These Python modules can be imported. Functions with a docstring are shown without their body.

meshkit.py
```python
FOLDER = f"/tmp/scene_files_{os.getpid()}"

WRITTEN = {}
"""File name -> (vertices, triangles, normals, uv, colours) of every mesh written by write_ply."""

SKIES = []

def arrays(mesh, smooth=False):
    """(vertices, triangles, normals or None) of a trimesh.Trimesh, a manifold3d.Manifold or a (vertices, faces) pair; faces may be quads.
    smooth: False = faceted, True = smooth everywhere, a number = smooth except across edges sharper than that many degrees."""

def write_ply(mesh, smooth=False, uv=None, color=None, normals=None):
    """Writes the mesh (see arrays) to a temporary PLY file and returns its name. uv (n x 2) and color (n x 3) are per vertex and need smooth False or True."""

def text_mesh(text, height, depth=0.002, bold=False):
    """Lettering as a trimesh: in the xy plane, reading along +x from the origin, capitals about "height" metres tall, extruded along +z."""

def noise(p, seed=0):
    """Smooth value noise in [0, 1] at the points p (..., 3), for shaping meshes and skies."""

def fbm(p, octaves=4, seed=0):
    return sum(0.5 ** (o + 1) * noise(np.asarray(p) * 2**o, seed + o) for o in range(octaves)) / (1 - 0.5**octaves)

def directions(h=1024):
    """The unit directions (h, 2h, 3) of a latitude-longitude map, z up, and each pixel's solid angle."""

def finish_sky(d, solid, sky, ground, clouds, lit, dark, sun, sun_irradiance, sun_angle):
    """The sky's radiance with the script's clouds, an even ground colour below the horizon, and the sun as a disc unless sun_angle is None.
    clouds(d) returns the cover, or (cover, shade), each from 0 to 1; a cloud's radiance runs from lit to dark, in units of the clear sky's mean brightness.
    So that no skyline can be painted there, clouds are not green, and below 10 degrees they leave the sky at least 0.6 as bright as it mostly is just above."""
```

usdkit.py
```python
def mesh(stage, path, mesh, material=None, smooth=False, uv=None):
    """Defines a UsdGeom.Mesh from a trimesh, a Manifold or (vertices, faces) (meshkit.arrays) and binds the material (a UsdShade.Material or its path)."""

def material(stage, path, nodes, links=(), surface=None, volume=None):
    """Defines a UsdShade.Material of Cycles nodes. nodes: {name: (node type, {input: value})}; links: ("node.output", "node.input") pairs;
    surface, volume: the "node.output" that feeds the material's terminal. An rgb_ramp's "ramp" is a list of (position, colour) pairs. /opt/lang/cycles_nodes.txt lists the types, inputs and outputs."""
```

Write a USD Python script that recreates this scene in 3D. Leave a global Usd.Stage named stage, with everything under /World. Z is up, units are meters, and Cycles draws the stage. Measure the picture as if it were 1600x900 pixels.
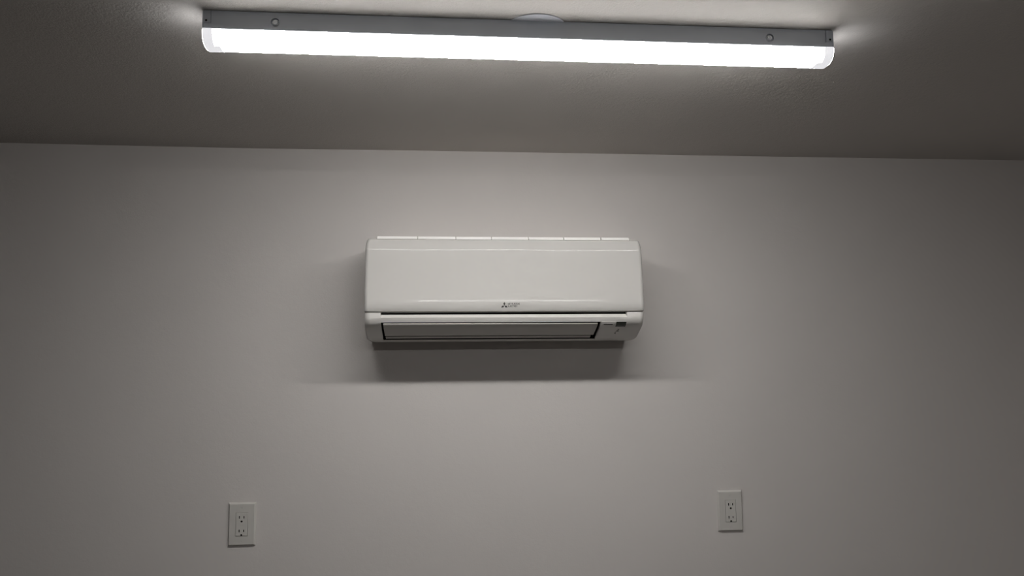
import math
import numpy as np, trimesh, manifold3d as m3, usdkit, meshkit
from shapely.geometry import Polygon, Point
from pxr import Usd, UsdGeom, UsdShade, UsdLux, Gf, Sdf

stage = Usd.Stage.CreateInMemory()
UsdGeom.SetStageUpAxis(stage, UsdGeom.Tokens.z)
UsdGeom.SetStageMetersPerUnit(stage, 1.0)
UsdGeom.Xform.Define(stage, '/World')
UsdGeom.Scope.Define(stage, '/World/Looks')

# ------------------------------------------------------------------ camera, light levels, exposure
F_PX, YAW, PITCH, ROLL = 1188.58, 0.0916, 0.0907, -0.0082
EYE = 1.79                      # camera height above the floor
CEIL = EYE + 0.6479             # ceiling height
WALL = 2.3562                   # the wall faced, in front of the camera
LENS_POWER = 65.0               # radiance of the lamp lens underneath
LENS_SIDE = 0.095                # its sides, as a part of that
END_POWER = 13.0                 # radiance of the lens' end windows
CAP_GLOW = 0.72                 # glow of the translucent end cap bands
EXPOSURE = 0.0

cam = UsdGeom.Camera.Define(stage, '/World/camera')
cf = np.array([math.sin(YAW) * math.cos(PITCH), math.cos(YAW) * math.cos(PITCH), math.sin(PITCH)])
r0 = np.array([math.cos(YAW), -math.sin(YAW), 0.0])
u0 = np.cross(r0, cf)
cr = math.cos(ROLL) * r0 + math.sin(ROLL) * u0
cu = -math.sin(ROLL) * r0 + math.cos(ROLL) * u0
cam.AddTransformOp().Set(Gf.Matrix4d(*cr, 0, *cu, 0, *(-cf), 0, 0, 0, EYE, 1))
cam.CreateHorizontalApertureAttr(36.0)
cam.CreateVerticalApertureAttr(20.25)
cam.CreateFocalLengthAttr(36.0 * F_PX / 1600)
cam.CreateClippingRangeAttr(Gf.Vec2f(0.02, 100))
cam.CreateExposureAttr(EXPOSURE)

# ------------------------------------------------------------------ helpers
used = {}
def numbered(parent, name):
    k = used.get((parent, name), 0)
    used[(parent, name)] = k + 1
    return f'{parent}/{name}' + (f'_{k:03d}' if k else '')

def pth(parent):
    return '/World' if parent is None else str(parent.GetPath())

def tag(o, label=None, cat=None, group=None, kind=None):
    for k, v in (('label', label), ('category', cat), ('group', group), ('kind', kind)):
        if v:
            o.SetCustomDataByKey(k, v)
    return o

WARP = None
def obj(name, mesh, mat, parent=None, smooth=30, label=None):
    if isinstance(mesh, m3.Manifold):
        mm = mesh.to_mesh()
        mesh = trimesh.Trimesh(mm.vert_properties[:, :3], mm.tri_verts, process=False)
    if WARP:
        mesh = trimesh.Trimesh(WARP(np.array(mesh.vertices, float)), mesh.faces, process=False)
    o = usdkit.mesh(stage, numbered(pth(parent), name), mesh, mat, smooth=smooth).GetPrim()
    return tag(o, label)

def thing(name, label, cat, loc, group=None):
    x = UsdGeom.Xform.Define(stage, numbered('/World', name))
    x.AddTranslateOp().Set(Gf.Vec3d(*map(float, loc)))
    return tag(x.GetPrim(), label, cat, group)

def dup(root, loc, label):
    d = root.GetCustomData()
    r = thing(root.GetName(), label, d['category'], loc, d.get('group'))
    r.GetReferences().AddInternalReference(root.GetPath())
    r.SetInstanceable(True)
    return r

def box(x0, x1, y0, y1, z0, z1):
    return m3.Manifold.cube([x1 - x0, y1 - y0, z1 - z0]).translate([x0, y0, z0])

def rbox(x0, x1, y0, y1, z0, z1, r=.001, seg=12):
    s = m3.Manifold.sphere(r, seg)
    pts = [s.translate([x, y, z]) for x in (x0 + r, x1 - r) for y in (y0 + r, y1 - r) for z in (z0 + r, z1 - r)]
    return m3.Manifold.batch_hull(pts)

def cyl(rad, y0, y1, x, z, seg=24, r2=None):
    """cylinder along y"""
    return m3.Manifold.cylinder(y1 - y0, rad, rad if r2 is None else r2, seg).rotate([-90, 0, 0]).translate([x, y0, z])

def extrude_x(poly, x0, x1):
    """poly of (y, z) points, extruded along x"""
    cs = m3.CrossSection([np.asarray(poly, float)], m3.FillRule.NonZero)
    m = m3.Manifold.extrude(cs, x1 - x0)          # (y, z) in xy, length along z
    return m.transform(np.array([[0, 0, 1, x0], [1, 0, 0, 0], [0, 1, 0, 0]], float))

def loft(rows, seg=8):
    """rows of (v, half width, front y (negative), radius of the two front corners); back at y = 0. A closed solid."""
    rings = []
    for v, w, d, r in rows:
        pts = [(w, 0.0)]
        for k in range(seg + 1):
            a = k / seg * math.pi / 2
            pts.append((w - r + r * math.cos(a), -(d - r) - r * math.sin(a)))
        nx = 24
        for k in range(1, nx):
            t = k / nx
            pts.append(((w - r) * (1 - 2 * t), -d))
        for k in range(seg + 1):
            a = math.pi / 2 * (1 - k / seg)
            pts.append((-w + r - r * math.cos(a), -(d - r) - r * math.sin(a)))
        pts.append((-w, 0.0))
        rings.append([(x, y, v) for x, y in pts])
    n = len(rings[0])
    V = np.array(rings).reshape(-1, 3)
    Fc = []
    for i in range(len(rings) - 1):
        for j in range(n):
            a, b = i * n + j, i * n + (j + 1) % n
            Fc += [(a, a + n, b), (b, a + n, b + n)]
    for i, flip in ((0, True), (len(rings) - 1, False)):
        base = i * n
        # fan between left and right halves (strip), keeps the cap simple
        lo, hi = 0, n - 1
        while hi - lo > 1:
            for t in ((lo, lo + 1, hi), (lo + 1, hi - 1, hi)):
                if len(set(t)) == 3:
                    Fc.append(tuple(base + q for q in (t if flip else t[::-1])))
            lo, hi = lo + 1, hi - 1
    tm = trimesh.Trimesh(V, np.array(Fc), process=False)
    if tm.volume < 0:
        tm.invert()
    mm = m3.Manifold(m3.Mesh(tm.vertices.astype(np.float32), tm.faces.astype(np.uint32)))
    assert not mm.is_empty(), mm.status()
    return mm

# ------------------------------------------------------------------ materials
def paint(name, col, rough=.5, spec=.5, bump=None, coat=0.0, metal=0.0, vary=0.0):
    """bump = list of (scale per metre, distance in metres)"""
    nodes = {'geo': ('geometry', {}), 'p': ('principled_bsdf', {'base_color': col, 'roughness': rough, 'specular_ior_level': spec,
                                                                 'coat_weight': coat, 'coat_roughness': .08, 'metallic': metal})}
    links, prev = [], None
    for i, (sc, dist) in enumerate(bump or []):
        nodes[f'n{i}'] = ('noise_texture', {'scale': sc, 'detail': 3.0, 'roughness': .55})
        nodes[f'b{i}'] = ('bump', {'strength': 1.0, 'distance': dist})
        links += [('geo.position', f'n{i}.vector'), (f'n{i}.fac', f'b{i}.height')]
        if prev:
            links.append((prev, f'b{i}.normal'))
        prev = f'b{i}.normal'
    if prev:
        links.append((prev, 'p.normal'))
    if vary:
        nodes['nv'] = ('noise_texture', {'scale': 1.7, 'detail': 4.0})
        nodes['rv'] = ('rgb_ramp', {'ramp': [(.3, [c * (1 - vary) for c in col]), (.7, [min(1, c * (1 + vary)) for c in col])]})
        links += [('geo.position', 'nv.vector'), ('nv.fac', 'rv.fac'), ('rv.color', 'p.base_color')]
    return usdkit.material(stage, '/World/Looks/' + name, nodes, links, surface='p.BSDF')

def glow(name, col, power, base=(.8, .8, .8)):
    return usdkit.material(stage, '/World/Looks/' + name, {'p': ('principled_bsdf', {
        'base_color': base, 'roughness': .35, 'emission_color': col, 'emission_strength': power})}, surface='p.BSDF')

M = dict(
    wall=paint('wall_paint', (.66, .625, .60), .55, .35, [(260, .00022), (60, .0003)], vary=.012),
    ceiling=paint('ceiling_paint', (.57, .54, .51), .7, .25, [(230, .0009), (70, .0009)], vary=.012),
    concrete=paint('floor_concrete', (.12, .115, .11), .6, .4, [(40, .0006)], vary=.15),
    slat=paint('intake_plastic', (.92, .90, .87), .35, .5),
    plastic=paint('white_plastic', (.66, .64, .61), .38, .5, coat=.15),
    panel=paint('glossy_white_panel', (.56, .545, .52), .09, .4),
    grey_plastic=paint('vane_plastic', (.50, .48, .45), .4, .35),
    dark=paint('dark_cavity', (.018, .016, .014), .6, .3),
    print=paint('grey_print', (.06, .058, .055), .5, .3),
    window=paint('indicator_glass', (.04, .043, .036), .35, .3),
    mark=paint('indicator_print', (.07, .065, .06), .5, .3),
    outlet=paint('outlet_plastic', (.60, .58, .545), .32, .5),
    steel=paint('screw_steel', (.78, .79, .80), .4, .5, metal=.3),
    housing=paint('lamp_housing_enamel', (.46, .485, .525), .38, .5),
    cover=paint('cover_plate_enamel', (.66, .67, .72), .4, .5),
    lens=usdkit.material(stage, '/World/Looks/lamp_lens', {
        'geo': ('geometry', {}), 'xyz': ('separate_xyz', {}),
        'pw': ('math', {'math_type': 'power', 'value2': 1.35}), 'neg': ('map_range', {'from_min': 0.0, 'from_max': -1.0, 'to_min': 0.0, 'to_max': 1.0, 'clamp': True}),
        'dir': ('map_range', {'from_min': 0.0, 'from_max': 1.0, 'to_min': LENS_POWER * LENS_SIDE, 'to_max': LENS_POWER}),
        'p': ('principled_bsdf', {'base_color': (.8, .8, .8), 'roughness': .35, 'emission_color': (1.0, .988, .972)})},
        [('geo.normal', 'xyz.vector'), ('xyz.z', 'neg.value'), ('neg.result', 'pw.value1'), ('pw.value', 'dir.value'), ('dir.result', 'p.emission_strength')], surface='p.BSDF'),   # the LEDs shine down: the lens is brightest underneath
    end=glow('lamp_end_window', (.97, .98, 1.0), END_POWER),
    cap=glow('lamp_end_cap', (.97, .97, 1.0), CAP_GLOW, (.75, .75, .77)),
)

# ------------------------------------------------------------------ the room
X0, X1, Y0 = -4.2, 2.45, -6.5
def struct(name, mesh, mat, label, cat):
    o = obj(name, mesh, mat, None, smooth=False)
    return tag(o, label, cat, kind='structure')

# the ceiling's joint with the wall is not quite straight: a few millimetres of waviness along it
JX = [-4.4, -1.32, -.95, -.55, -.2, .3, 1.0, 1.6, 1.96, 4.6]
JZ = [.0035, .0035, .001, -.001, .0005, .0005, 0, .0005, .001, .001]
gx = np.linspace(X0 - .1, X1 + .1, 80)
gy = np.concatenate([np.linspace(Y0 - .1, 1.6, 12), np.linspace(1.7, WALL + .05, 14)])
GX, GY = np.meshgrid(gx, gy, indexing='ij')
t = np.clip((GY - 1.75) / (WALL - 1.75), 0, 1)
GZ = CEIL + np.interp(GX, JX, JZ) * t * t * (3 - 2 * t)
nx_, ny_ = GX.shape
Vb = np.stack([GX, GY, GZ], -1).reshape(-1, 3)
idx = np.arange(nx_ * ny_).reshape(nx_, ny_)
q = np.stack([idx[:-1, :-1], idx[:-1, 1:], idx[1:, 1:], idx[1:, :-1]], -1).reshape(-1, 4)   # facing down
N = len(Vb)
Vt_ = Vb.copy(); Vt_[:, 2] = CEIL + .12
fb = np.vstack([q[:, [0, 1, 2]], q[:, [0, 2, 3]]])
ft = fb[:, ::-1] + N
rim = np.concatenate([idx[:, 0], idx[-1, 1:], idx[-2::-1, -1], idx[0, -2:0:-1]])
rn = np.roll(rim, -1)
fs = np.vstack([np.stack([rim, rn, rn + N], -1), np.stack([rim, rn + N, rim + N], -1)])
ceil_mesh = trimesh.Trimesh(np.vstack([Vb, Vt_]), np.vstack([fb, ft, fs]), process=False)
struct('floor', box(X0 - .1, X1 + .1, Y0 - .1, WALL + .1, -.1, 0), M['concrete'], 'grey concrete floor of the room, below the picture', 'floor')
o = usdkit.mesh(stage, '/World/ceiling', ceil_mesh, M['ceiling'], smooth=30).GetPrim()
tag(o, 'off-white painted ceiling with fine roller stipple above the strip lamp', 'ceiling', kind='structure')
sp = trimesh.creation.icosphere(2, .0016); sp.apply_scale([1, 1, .6]); sp.apply_translation([.929, 1.686, CEIL - .0002])
obj('paint_speck', sp, M['slat'], o, label='tiny white paint speck on the ceiling')
struct('wall_back', box(X0 - .1, X1 + .1, WALL, WALL + .12, 0, CEIL + .05), M['wall'], 'plain off-white painted wall carrying the air conditioner and both outlets', 'wall')
struct('wall_left', box(X0 - .12, X0, Y0 - .1, WALL, 0, CEIL), M['wall'], 'plain off-white side wall left of the picture', 'wall')
struct('wall_right', box(X1, X1 + .12, Y0 - .1, WALL, 0, CEIL), M['wall'], 'plain off-white side wall right of the picture', 'wall')
struct('wall_front', box(X0, X1, Y0 - .12, Y0, 0, CEIL), M['wall'], 'plain off-white wall behind the camera', 'wall')

# ------------------------------------------------------------------ strip lamp (origin: middle of its back on the ceiling, front face at y = -.031)
def make_lamp(loc, label):
    t = thing('strip_light', label, 'ceiling light', loc)
    HL, HY, HZ = .610, .031, .0362
    h = rbox(-HL, HL, -HY, HY, -HZ, -.0008, .0008)
    h += box(-HL + .02, HL - .02, -HY + .004, HY - .004, -.006, 0)         # mounting back, sits on the ceiling
    h -= box(-.0080, -.0066, -HY - .001, -HY + .0010, -.026, -.001)         # seam in the middle of the front face
    for sx in (-1, 1):
        g = sorted((sx * .5950, sx * .5965))
        h -= box(*g, -HY - .001, -HY + .0018, -.0265, -.0005)                # slot beside the end plate's tab
        h -= cyl(.0084, -HY - .001, -HY + .0052, sx * .4795, -.0205, 32)    # dimples of the fixing screws
        h -= cyl(.0081, HY - .0042, HY + .001, sx * .4795, -.0205, 32)
    obj('housing', h, M['housing'], t, label='grey-white enamelled metal housing')
    def section(a, top, bot, n=40, ex=2.5):
        pts = []
        for k in range(n + 1):
            th = math.pi + math.pi * k / n
            c, s = math.cos(th), math.sin(th)
            pts.append((a * math.copysign(abs(c) ** (2 / ex), c), top - (top - bot) * abs(s) ** (2 / ex)))
        return pts
    obj('lens', extrude_x(section(.0316, -HZ, -.0636), -.5935, .5935), M['lens'], t, label='glowing frosted half-round diffuser')
    for sx in (-1, 1):
        a, b = sorted((sx * .5935, sx * .6105))
        cap = obj('end_cap', extrude_x(section(.0327, -HZ + .0003, -.0646), a, b), M['cap'], t, label='milky translucent end cap')
        lip = sorted((sx * .583, sx * .594))
        obj('cap_lip', extrude_x(section(.0327, -HZ, -.0646), *lip) ^ box(-1, 1, -.022, .022, -.1, -.0630), M['cap'], cap)
        e = sorted((sx * .6105, sx * .6125))
        obj('end_window', extrude_x(section(.0300, -HZ - .001, -.0630), *e), M['end'], cap)
        tb = sorted((sx * .5965, sx * .6095))
        tab = box(*tb, -HY - .0009, -HY + .0002, -.0255, -.0028)
        pl = sorted((sx * .6098, sx * .6112))
        tab += box(*pl, -HY - .0009, HY, -HZ + .001, -.0028)
        tab -= cyl(.0022, -HY - .003, -HY + .001, sx * .6045, -.0205, 16)
        pt = obj('end_plate', tab, M['housing'], t)
        obj('rivet_hole', cyl(.0021, -HY - .00045, -HY - .0001, sx * .6045, -.0205, 16), M['dark'], pt)
    for sx in (-1, 1):
        sc = cyl(.0042, -HY - .0010, -HY + .0042, sx * .4795, -.0205, 32, .0064)
        sc += cyl(.0030, -HY - .0018, -HY - .0008, sx * .4795, -.0205, 24)
        sc -= box(sx * .4795 - .0030, sx * .4795 + .0030, -HY - .004, -HY - .0002, -.0212, -.0198)
        sc -= box(sx * .4795 - .0007, sx * .4795 + .0007, -HY - .004, -HY - .0002, -.0235, -.0175)
        obj('screw', sc, M['steel'], t, label='round steel fixing screw')
    return t

LAMP = (.1678, 1.4066 + .031, CEIL)
lamp = make_lamp(LAMP, 'long white strip light with glowing rounded lens, on the ceiling above the air conditioner')
# the next lamp of the row: it throws the second, shallower shadow right below the air conditioner
dup(lamp, (.42, -.58, CEIL), 'second strip light of the row, on the ceiling behind the camera')

cov = thing('junction_box_cover', 'round pale cover plate half hidden above the middle of the strip light', 'cover plate', (.1835, 1.4345, CEIL))
dsk = m3.Manifold.cylinder(.0016, .0575, .0583, 96).translate([0, 0, -.0019])
dsk += m3.Manifold.cylinder(.0008, .050, .050, 64).translate([0, 0, -.0008])
obj('plate', dsk, M['cover'], cov)

# ------------------------------------------------------------------ air conditioner (origin: middle of its bottom edge, on the wall plane; -y is towards the room)
AK = .9874                       # width and height scale; depths below are for a shallower unit and are moved out
AX, AZ = .1811 * AK, EYE + .0490 * AK
def WARP(v):
    u = -v[:, 1]
    v[:, 1] = -np.where(u > .05, .240 + (u - .213) * AK, u * (.240 + (.05 - .213) * AK) / .05)
    v[:, [0, 2]] *= AK
    return v
ac = thing('air_conditioner', 'white wall-mounted split air conditioner with a smooth front panel and louvred outlet', 'air conditioner', (AX, WALL, AZ))
PV = [0, .003, .008, .014, .022, .032, .042, .050, .0565, .0625, .070, .0775]
PD = [.095, .1090, .1220, .1370, .1560, .1800, .2000, .2068, .2105, .2128, .2130, .2130]
PA = [.368, .3765, .3880, .3920, .3945, .3970, .3980, .3985, .3988, .3989, .3990, .3990]
PW = [min(a * (2.143 + .213 - d) / 2.143, .3990) for a, d in zip(PA, PD)]
def casing_d(v):
    return np.interp(v, PV, PD)
QV = [.0805, .0815, .085, .092, .100, .110, .115, .140, .170, .200, .230, .2560, .2572, .2590, .2602, .275, .2855, .2875, .2885]
QD = [0.2085, 0.2112, 0.2135, 0.2153, 0.2162, 0.216, np.float64(0.2156), np.float64(0.21341), np.float64(0.21079), np.float64(0.20816), np.float64(0.20554), np.float64(0.20326), np.float64(0.20316), np.float64(0.20274), np.float64(0.20233), np.float64(0.19724), np.float64(0.19362), np.float64(0.19113), np.float64(0.18959)]
QW = [0.3975, 0.3986, 0.399, 0.39899, 0.39897, 0.39895, 0.39895, 0.3989, 0.3988, 0.3986, 0.3983, 0.39793, 0.39791, 0.39787, 0.39783, 0.397, 0.39443, 0.393, 0.39]
def panel_d(v):
    return np.interp(v, QV, QD)

rows = [(v, w, d, min(.018, .008 + .10 * (d - .100))) for v, w, d in zip(PV, PW, PD)]
rows += [(.0782, .3975, .1980, .014), (.0850, .3970, .1985, .014), (.250, .3960, .195, .014), (.280, .3950, .180, .014),
         (.2905, .3950, .1725, .013), (.2945, .3940, .168, .012), (.2958, .3915, .162, .010)]
body = loft(rows)
# dark joint under the front panel and the sloping ledge below it
body -= extrude_x([(-.185, .0724), (-.2005, .0724), (-.2155, .0616), (-.23, .0616), (-.23, .0786), (-.185, .0786)], -.3525, .3470)
# the outlet recess
VX0, VX1 = -.3525, .2715
rec = extrude_x([(-.070, .006), (-.1100, .0042), (-.24, .0042), (-.24, .0503), (-.080, .0503)], VX0, VX1)
body -= rec
obj('body', body, M['plastic'], ac)
obj('outlet_cavity', extrude_x([(-.0715, .0062), (-.1040, .0046), (-.1040, .0056), (-.0735, .0072), (-.0815, .0485), (-.1985, .0491), (-.1985, .0501), (-.0800, .0501)],
                               VX0 + .0004, VX1 - .0004), M['dark'], ac, label='dark air outlet behind the vanes')
for a, b in ((VX0 + .0002, VX0 + .0012), (VX1 - .0012, VX1 - .0002)):
    obj('outlet_side', extrude_x([(-.081, .0062), (-.1120, .0062), (-.1300, .0145), (-.1460, .0225), (-.1650, .0325), (-.195, .0490), (-.081, .0490)], a, b), M['dark'], ac)

# front panel: a shell over the body
pr = [(v, w, d, .0115) for v, w, d in zip(QV, QW, QD)]
fp = loft(pr, 10)
inner = [(v, .3965, max(d - .010, .1), .010) for v, d in zip(QV, QD)]
inner[0] = (.07, *inner[0][1:]); inner[-1] = (.31, *inner[-1][1:])
fp -= loft(inner, 10)
fp -= box(-.5, .5, -.150, .1, 0, .4)
panel = obj('front_panel', fp, M['panel'], ac, label='smooth glossy white front panel')

# dark foam behind the joint
obj('joint_shadow', box(-.3520, .3465, -.1960, -.1858, .0726, .0784), M['dark'], ac)

# top intake slats: a slanting bright rim over the panel
edges = [-.3670, -.2517, -.1427, -.0401, .0670, .1700, .2800, .3650]
for i in range(7):
    a, b = edges[i] + .0016, edges[i + 1] - .0016
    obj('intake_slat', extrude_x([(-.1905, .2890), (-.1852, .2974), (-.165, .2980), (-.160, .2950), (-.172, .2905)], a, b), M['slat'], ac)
obj('intake_rim', rbox(-.3690, .3690, -.1800, -.150, .2885, .2945, .001), M['plastic'], ac)

# vanes
def vane(prof, th, x0, x1, slant=0.0):
    prof = np.array(prof)                     # (depth, v), top to bottom
    d = np.gradient(prof, axis=0); d /= np.linalg.norm(d, axis=1)[:, None]
    n = np.stack([d[:, 1], -d[:, 0]], 1)      # inward
    inn = prof + n * th
    poly = np.vstack([prof, inn[::-1]])
    poly = [(-a, b) for a, b in poly]
    if Polygon(poly).exterior.is_ccw is False:
        poly = poly[::-1]
    return extrude_x(poly, x0, x1)
tt = np.linspace(0, 1, 21)
vp = np.stack([np.interp(tt, [0, .05, .15, .25, .38, .5, .75, 1], [.2030, .2050, .2030, .1995, .1905, .1775, .1540, .1370]),
               np.interp(tt, [0, .05, .15, .25, .38, .5, .75, 1], [.0481, .0472, .0440, .0410, .0360, .0310, .0220, .0147])], 1)
k = np.array([.25, .5, .25])
sm = vp.copy(); sm[1:-1] = np.stack([np.convolve(vp[:, j], k, 'valid') for j in (0, 1)], 1)
obj('air_vane', vane(sm, .005, VX0 + .0065, VX1 - .0085), M['grey_plastic'], ac, label='long curved upper air vane')
obj('air_vane', vane([(.1290, .0117), (.1240, .0100), (.1190, .0085), (.113, .0072)], .003, VX0 + .0080, VX1 - .0150), M['grey_plastic'], ac, label='thin lower air vane')

# control flap, indicator window and small prints on the right of the outlet
def patch(x0, x1, v0, v1, e0, e1, sur=casing_d, nv=12, nx=4):
    """a thin slab that follows the casing, from offset e0 (inside) to e1 (proud)"""
    vs, xs = np.linspace(v0, v1, nv), np.linspace(x0, x1, nx)
    fr = np.array([[(x, -(sur(v) + e1), v) for x in xs] for v in vs]).reshape(-1, 3)
    bk = np.array([[(x, -(sur(v) + e0), v) for x in xs] for v in vs]).reshape(-1, 3)
    i = np.arange(nv * nx).reshape(nv, nx)
    qq = np.stack([i[:-1, :-1], i[:-1, 1:], i[1:, 1:], i[1:, :-1]], -1).reshape(-1, 4)
    f = np.vstack([qq[:, [0, 1, 2]], qq[:, [0, 2, 3]]])
    n = nv * nx
    rm = np.concatenate([i[0], i[1:, -1], i[-1, -2::-1], i[-2:0:-1, 0]])
    rr = np.roll(rm, -1)
    s = np.vstack([np.stack([rm, rm + n, rr + n], -1), np.stack([rm, rr + n, rr], -1)])
    return trimesh.Trimesh(np.vstack([fr, bk]), np.vstack([f, f[:, ::-1] + n, s]), process=False)
flap = obj('control_flap', patch(.2745, .3140, .0080, .0495, -.004, .0020), M['plastic'], ac)
obj('flap_slot', patch(.2806, .3068, .0413, .0437, -.001, .0023, nv=3), M['dark'], flap)
obj('indicator_window', patch(.3170, .3462, .0362, .0497, -.002, .0008, nv=5), M['window'], ac, label='small dark indicator window')
for (a, b, c, d) in ((.3275, .3325, .0284, .0298), (.3290, .3312, .0262, .0284), (.3258, .3312, .0238, .0262), (.3230, .3275, .0214, .0224), (.3312, .3345, .0236, .0244), (.3235, .3270, .0180, .0200)):
    obj('indicator_mark', patch(a, b, c, d, -.0005, .0004, nv=3, nx=2), M['mark'], ac)

# emblem and maker's lettering printed on the front panel
def on_panel(m, x, z):
    """lay a flat mesh in the xy plane (extruded along +z by 1 mm) on the front panel"""
    m = m.copy()
    v = m.vertices.copy()
    out = v[:, 2]
    zz = v[:, 1] + z
    m.vertices = np.stack([v[:, 0] + x, -(panel_d(zz) - .0005 + out), zz], 1)
    return m
S = .0061
em = []
for ang in (90, 210, 330):
    a = math.radians(ang)
    e1 = np.array([math.cos(a - math.pi / 6), math.sin(a - math.pi / 6)]) * S
    e2 = np.array([math.cos(a + math.pi / 6), math.sin(a + math.pi / 6)]) * S
    em.append(trimesh.creation.extrude_polygon(Polygon([(0, 0), e1, e1 + e2, e2]), .0009, engine='earcut'))
for m in em:
    obj('emblem_diamond', on_panel(m, -.0066, .0964), M['print'], panel, smooth=False)
for txt, z, w in (('MITSUBISHI', .0990, .0338), ('ELECTRIC', .0926, .0268)):
    tm = meshkit.text_mesh(txt, .0046, .0009, bold=True)
    lo, hi = tm.bounds
    tm.apply_translation([-lo[0], 0, 0])
    tm.apply_scale([w / (hi[0] - lo[0]), 1, 1])
    obj('lettering', on_panel(tm, .0036, z), M['print'], panel, smooth=False)

WARP = None
# ------------------------------------------------------------------ wall outlets (origin: middle of the plate's back on the wall)
def make_outlet(loc, label):
    t = thing('wall_outlet', label, 'outlet', loc, None)
    W, H, D = .0395, .0620, .0085
    s = .0010
    base = [m3.Manifold.sphere(s, 12).translate([x, -.0010, z]) for x in (-W + s, W - s) for z in (-H + s, H - s)]
    front = [m3.Manifold.sphere(s, 12).translate([x, -D + s, z]) for x in (-W + .0047, W - .0045) for z in (-H + .0047, H - .0045)]
    pl = m3.Manifold.batch_hull(base + front) ^ box(-1, 1, -1, 0, -1, 1)
    pl -= box(-.0172, .0172, -.02, .01, -.0341, .0341)
    for sz in (-1, 1):
        pl -= cyl(.0034, -.0095, -.0076, 0, sz * .0485, 24)
    obj('cover_plate', pl, M['outlet'], t)
    rc = rbox(-.0164, .0164, -.0100, -.0004, -.0333, .0333, .0010)
    holes = []
    for cz in (.0195, -.0195):
        for x, hh in ((-.0064, .0040), (.0064, .0034)):
            holes.append(('slot', x, cz + .0010, .0014, hh))
        holes.append(('ground_hole', 0, cz - .0110, .0029, 0))
    dark = []
    for n, x, z, a, b in holes:
        if n == 'slot':
            rc -= box(x - a, x + a, -.012, -.0030, z - b, z + b)
            dark.append((n, box(x - a, x + a, -.0090, -.0028, z - b, z + b)))
        else:
            rc -= cyl(a, -.012, -.0030, x, z, 20)
            dark.append((n, cyl(a, -.0092, -.0028, x, z, 20)))
    face = obj('receptacle', rc, M['outlet'], t)
    for n, m in dark:
        obj(n, m, M['dark'], face)
    for sz in (-1, 1):
        sc = cyl(.0032, -.0085, -.0068, 0, sz * .0485, 24)
        sc -= box(-.0028, .0028, -.0095, -.0080, sz * .0485 - .0004, sz * .0485 + .0004)
        obj('screw', sc, M['outlet'], t)
    return t
OZ = EYE - .4819
out1 = make_outlet((-.5864, WALL, OZ), 'white duplex wall outlet low on the wall, left of the air conditioner')
out2 = make_outlet((.8930, WALL, OZ), 'white duplex wall outlet low on the wall, right of the air conditioner')
for o in (out1, out2):
    o.SetCustomDataByKey('group', 'duplex outlets on the wall')
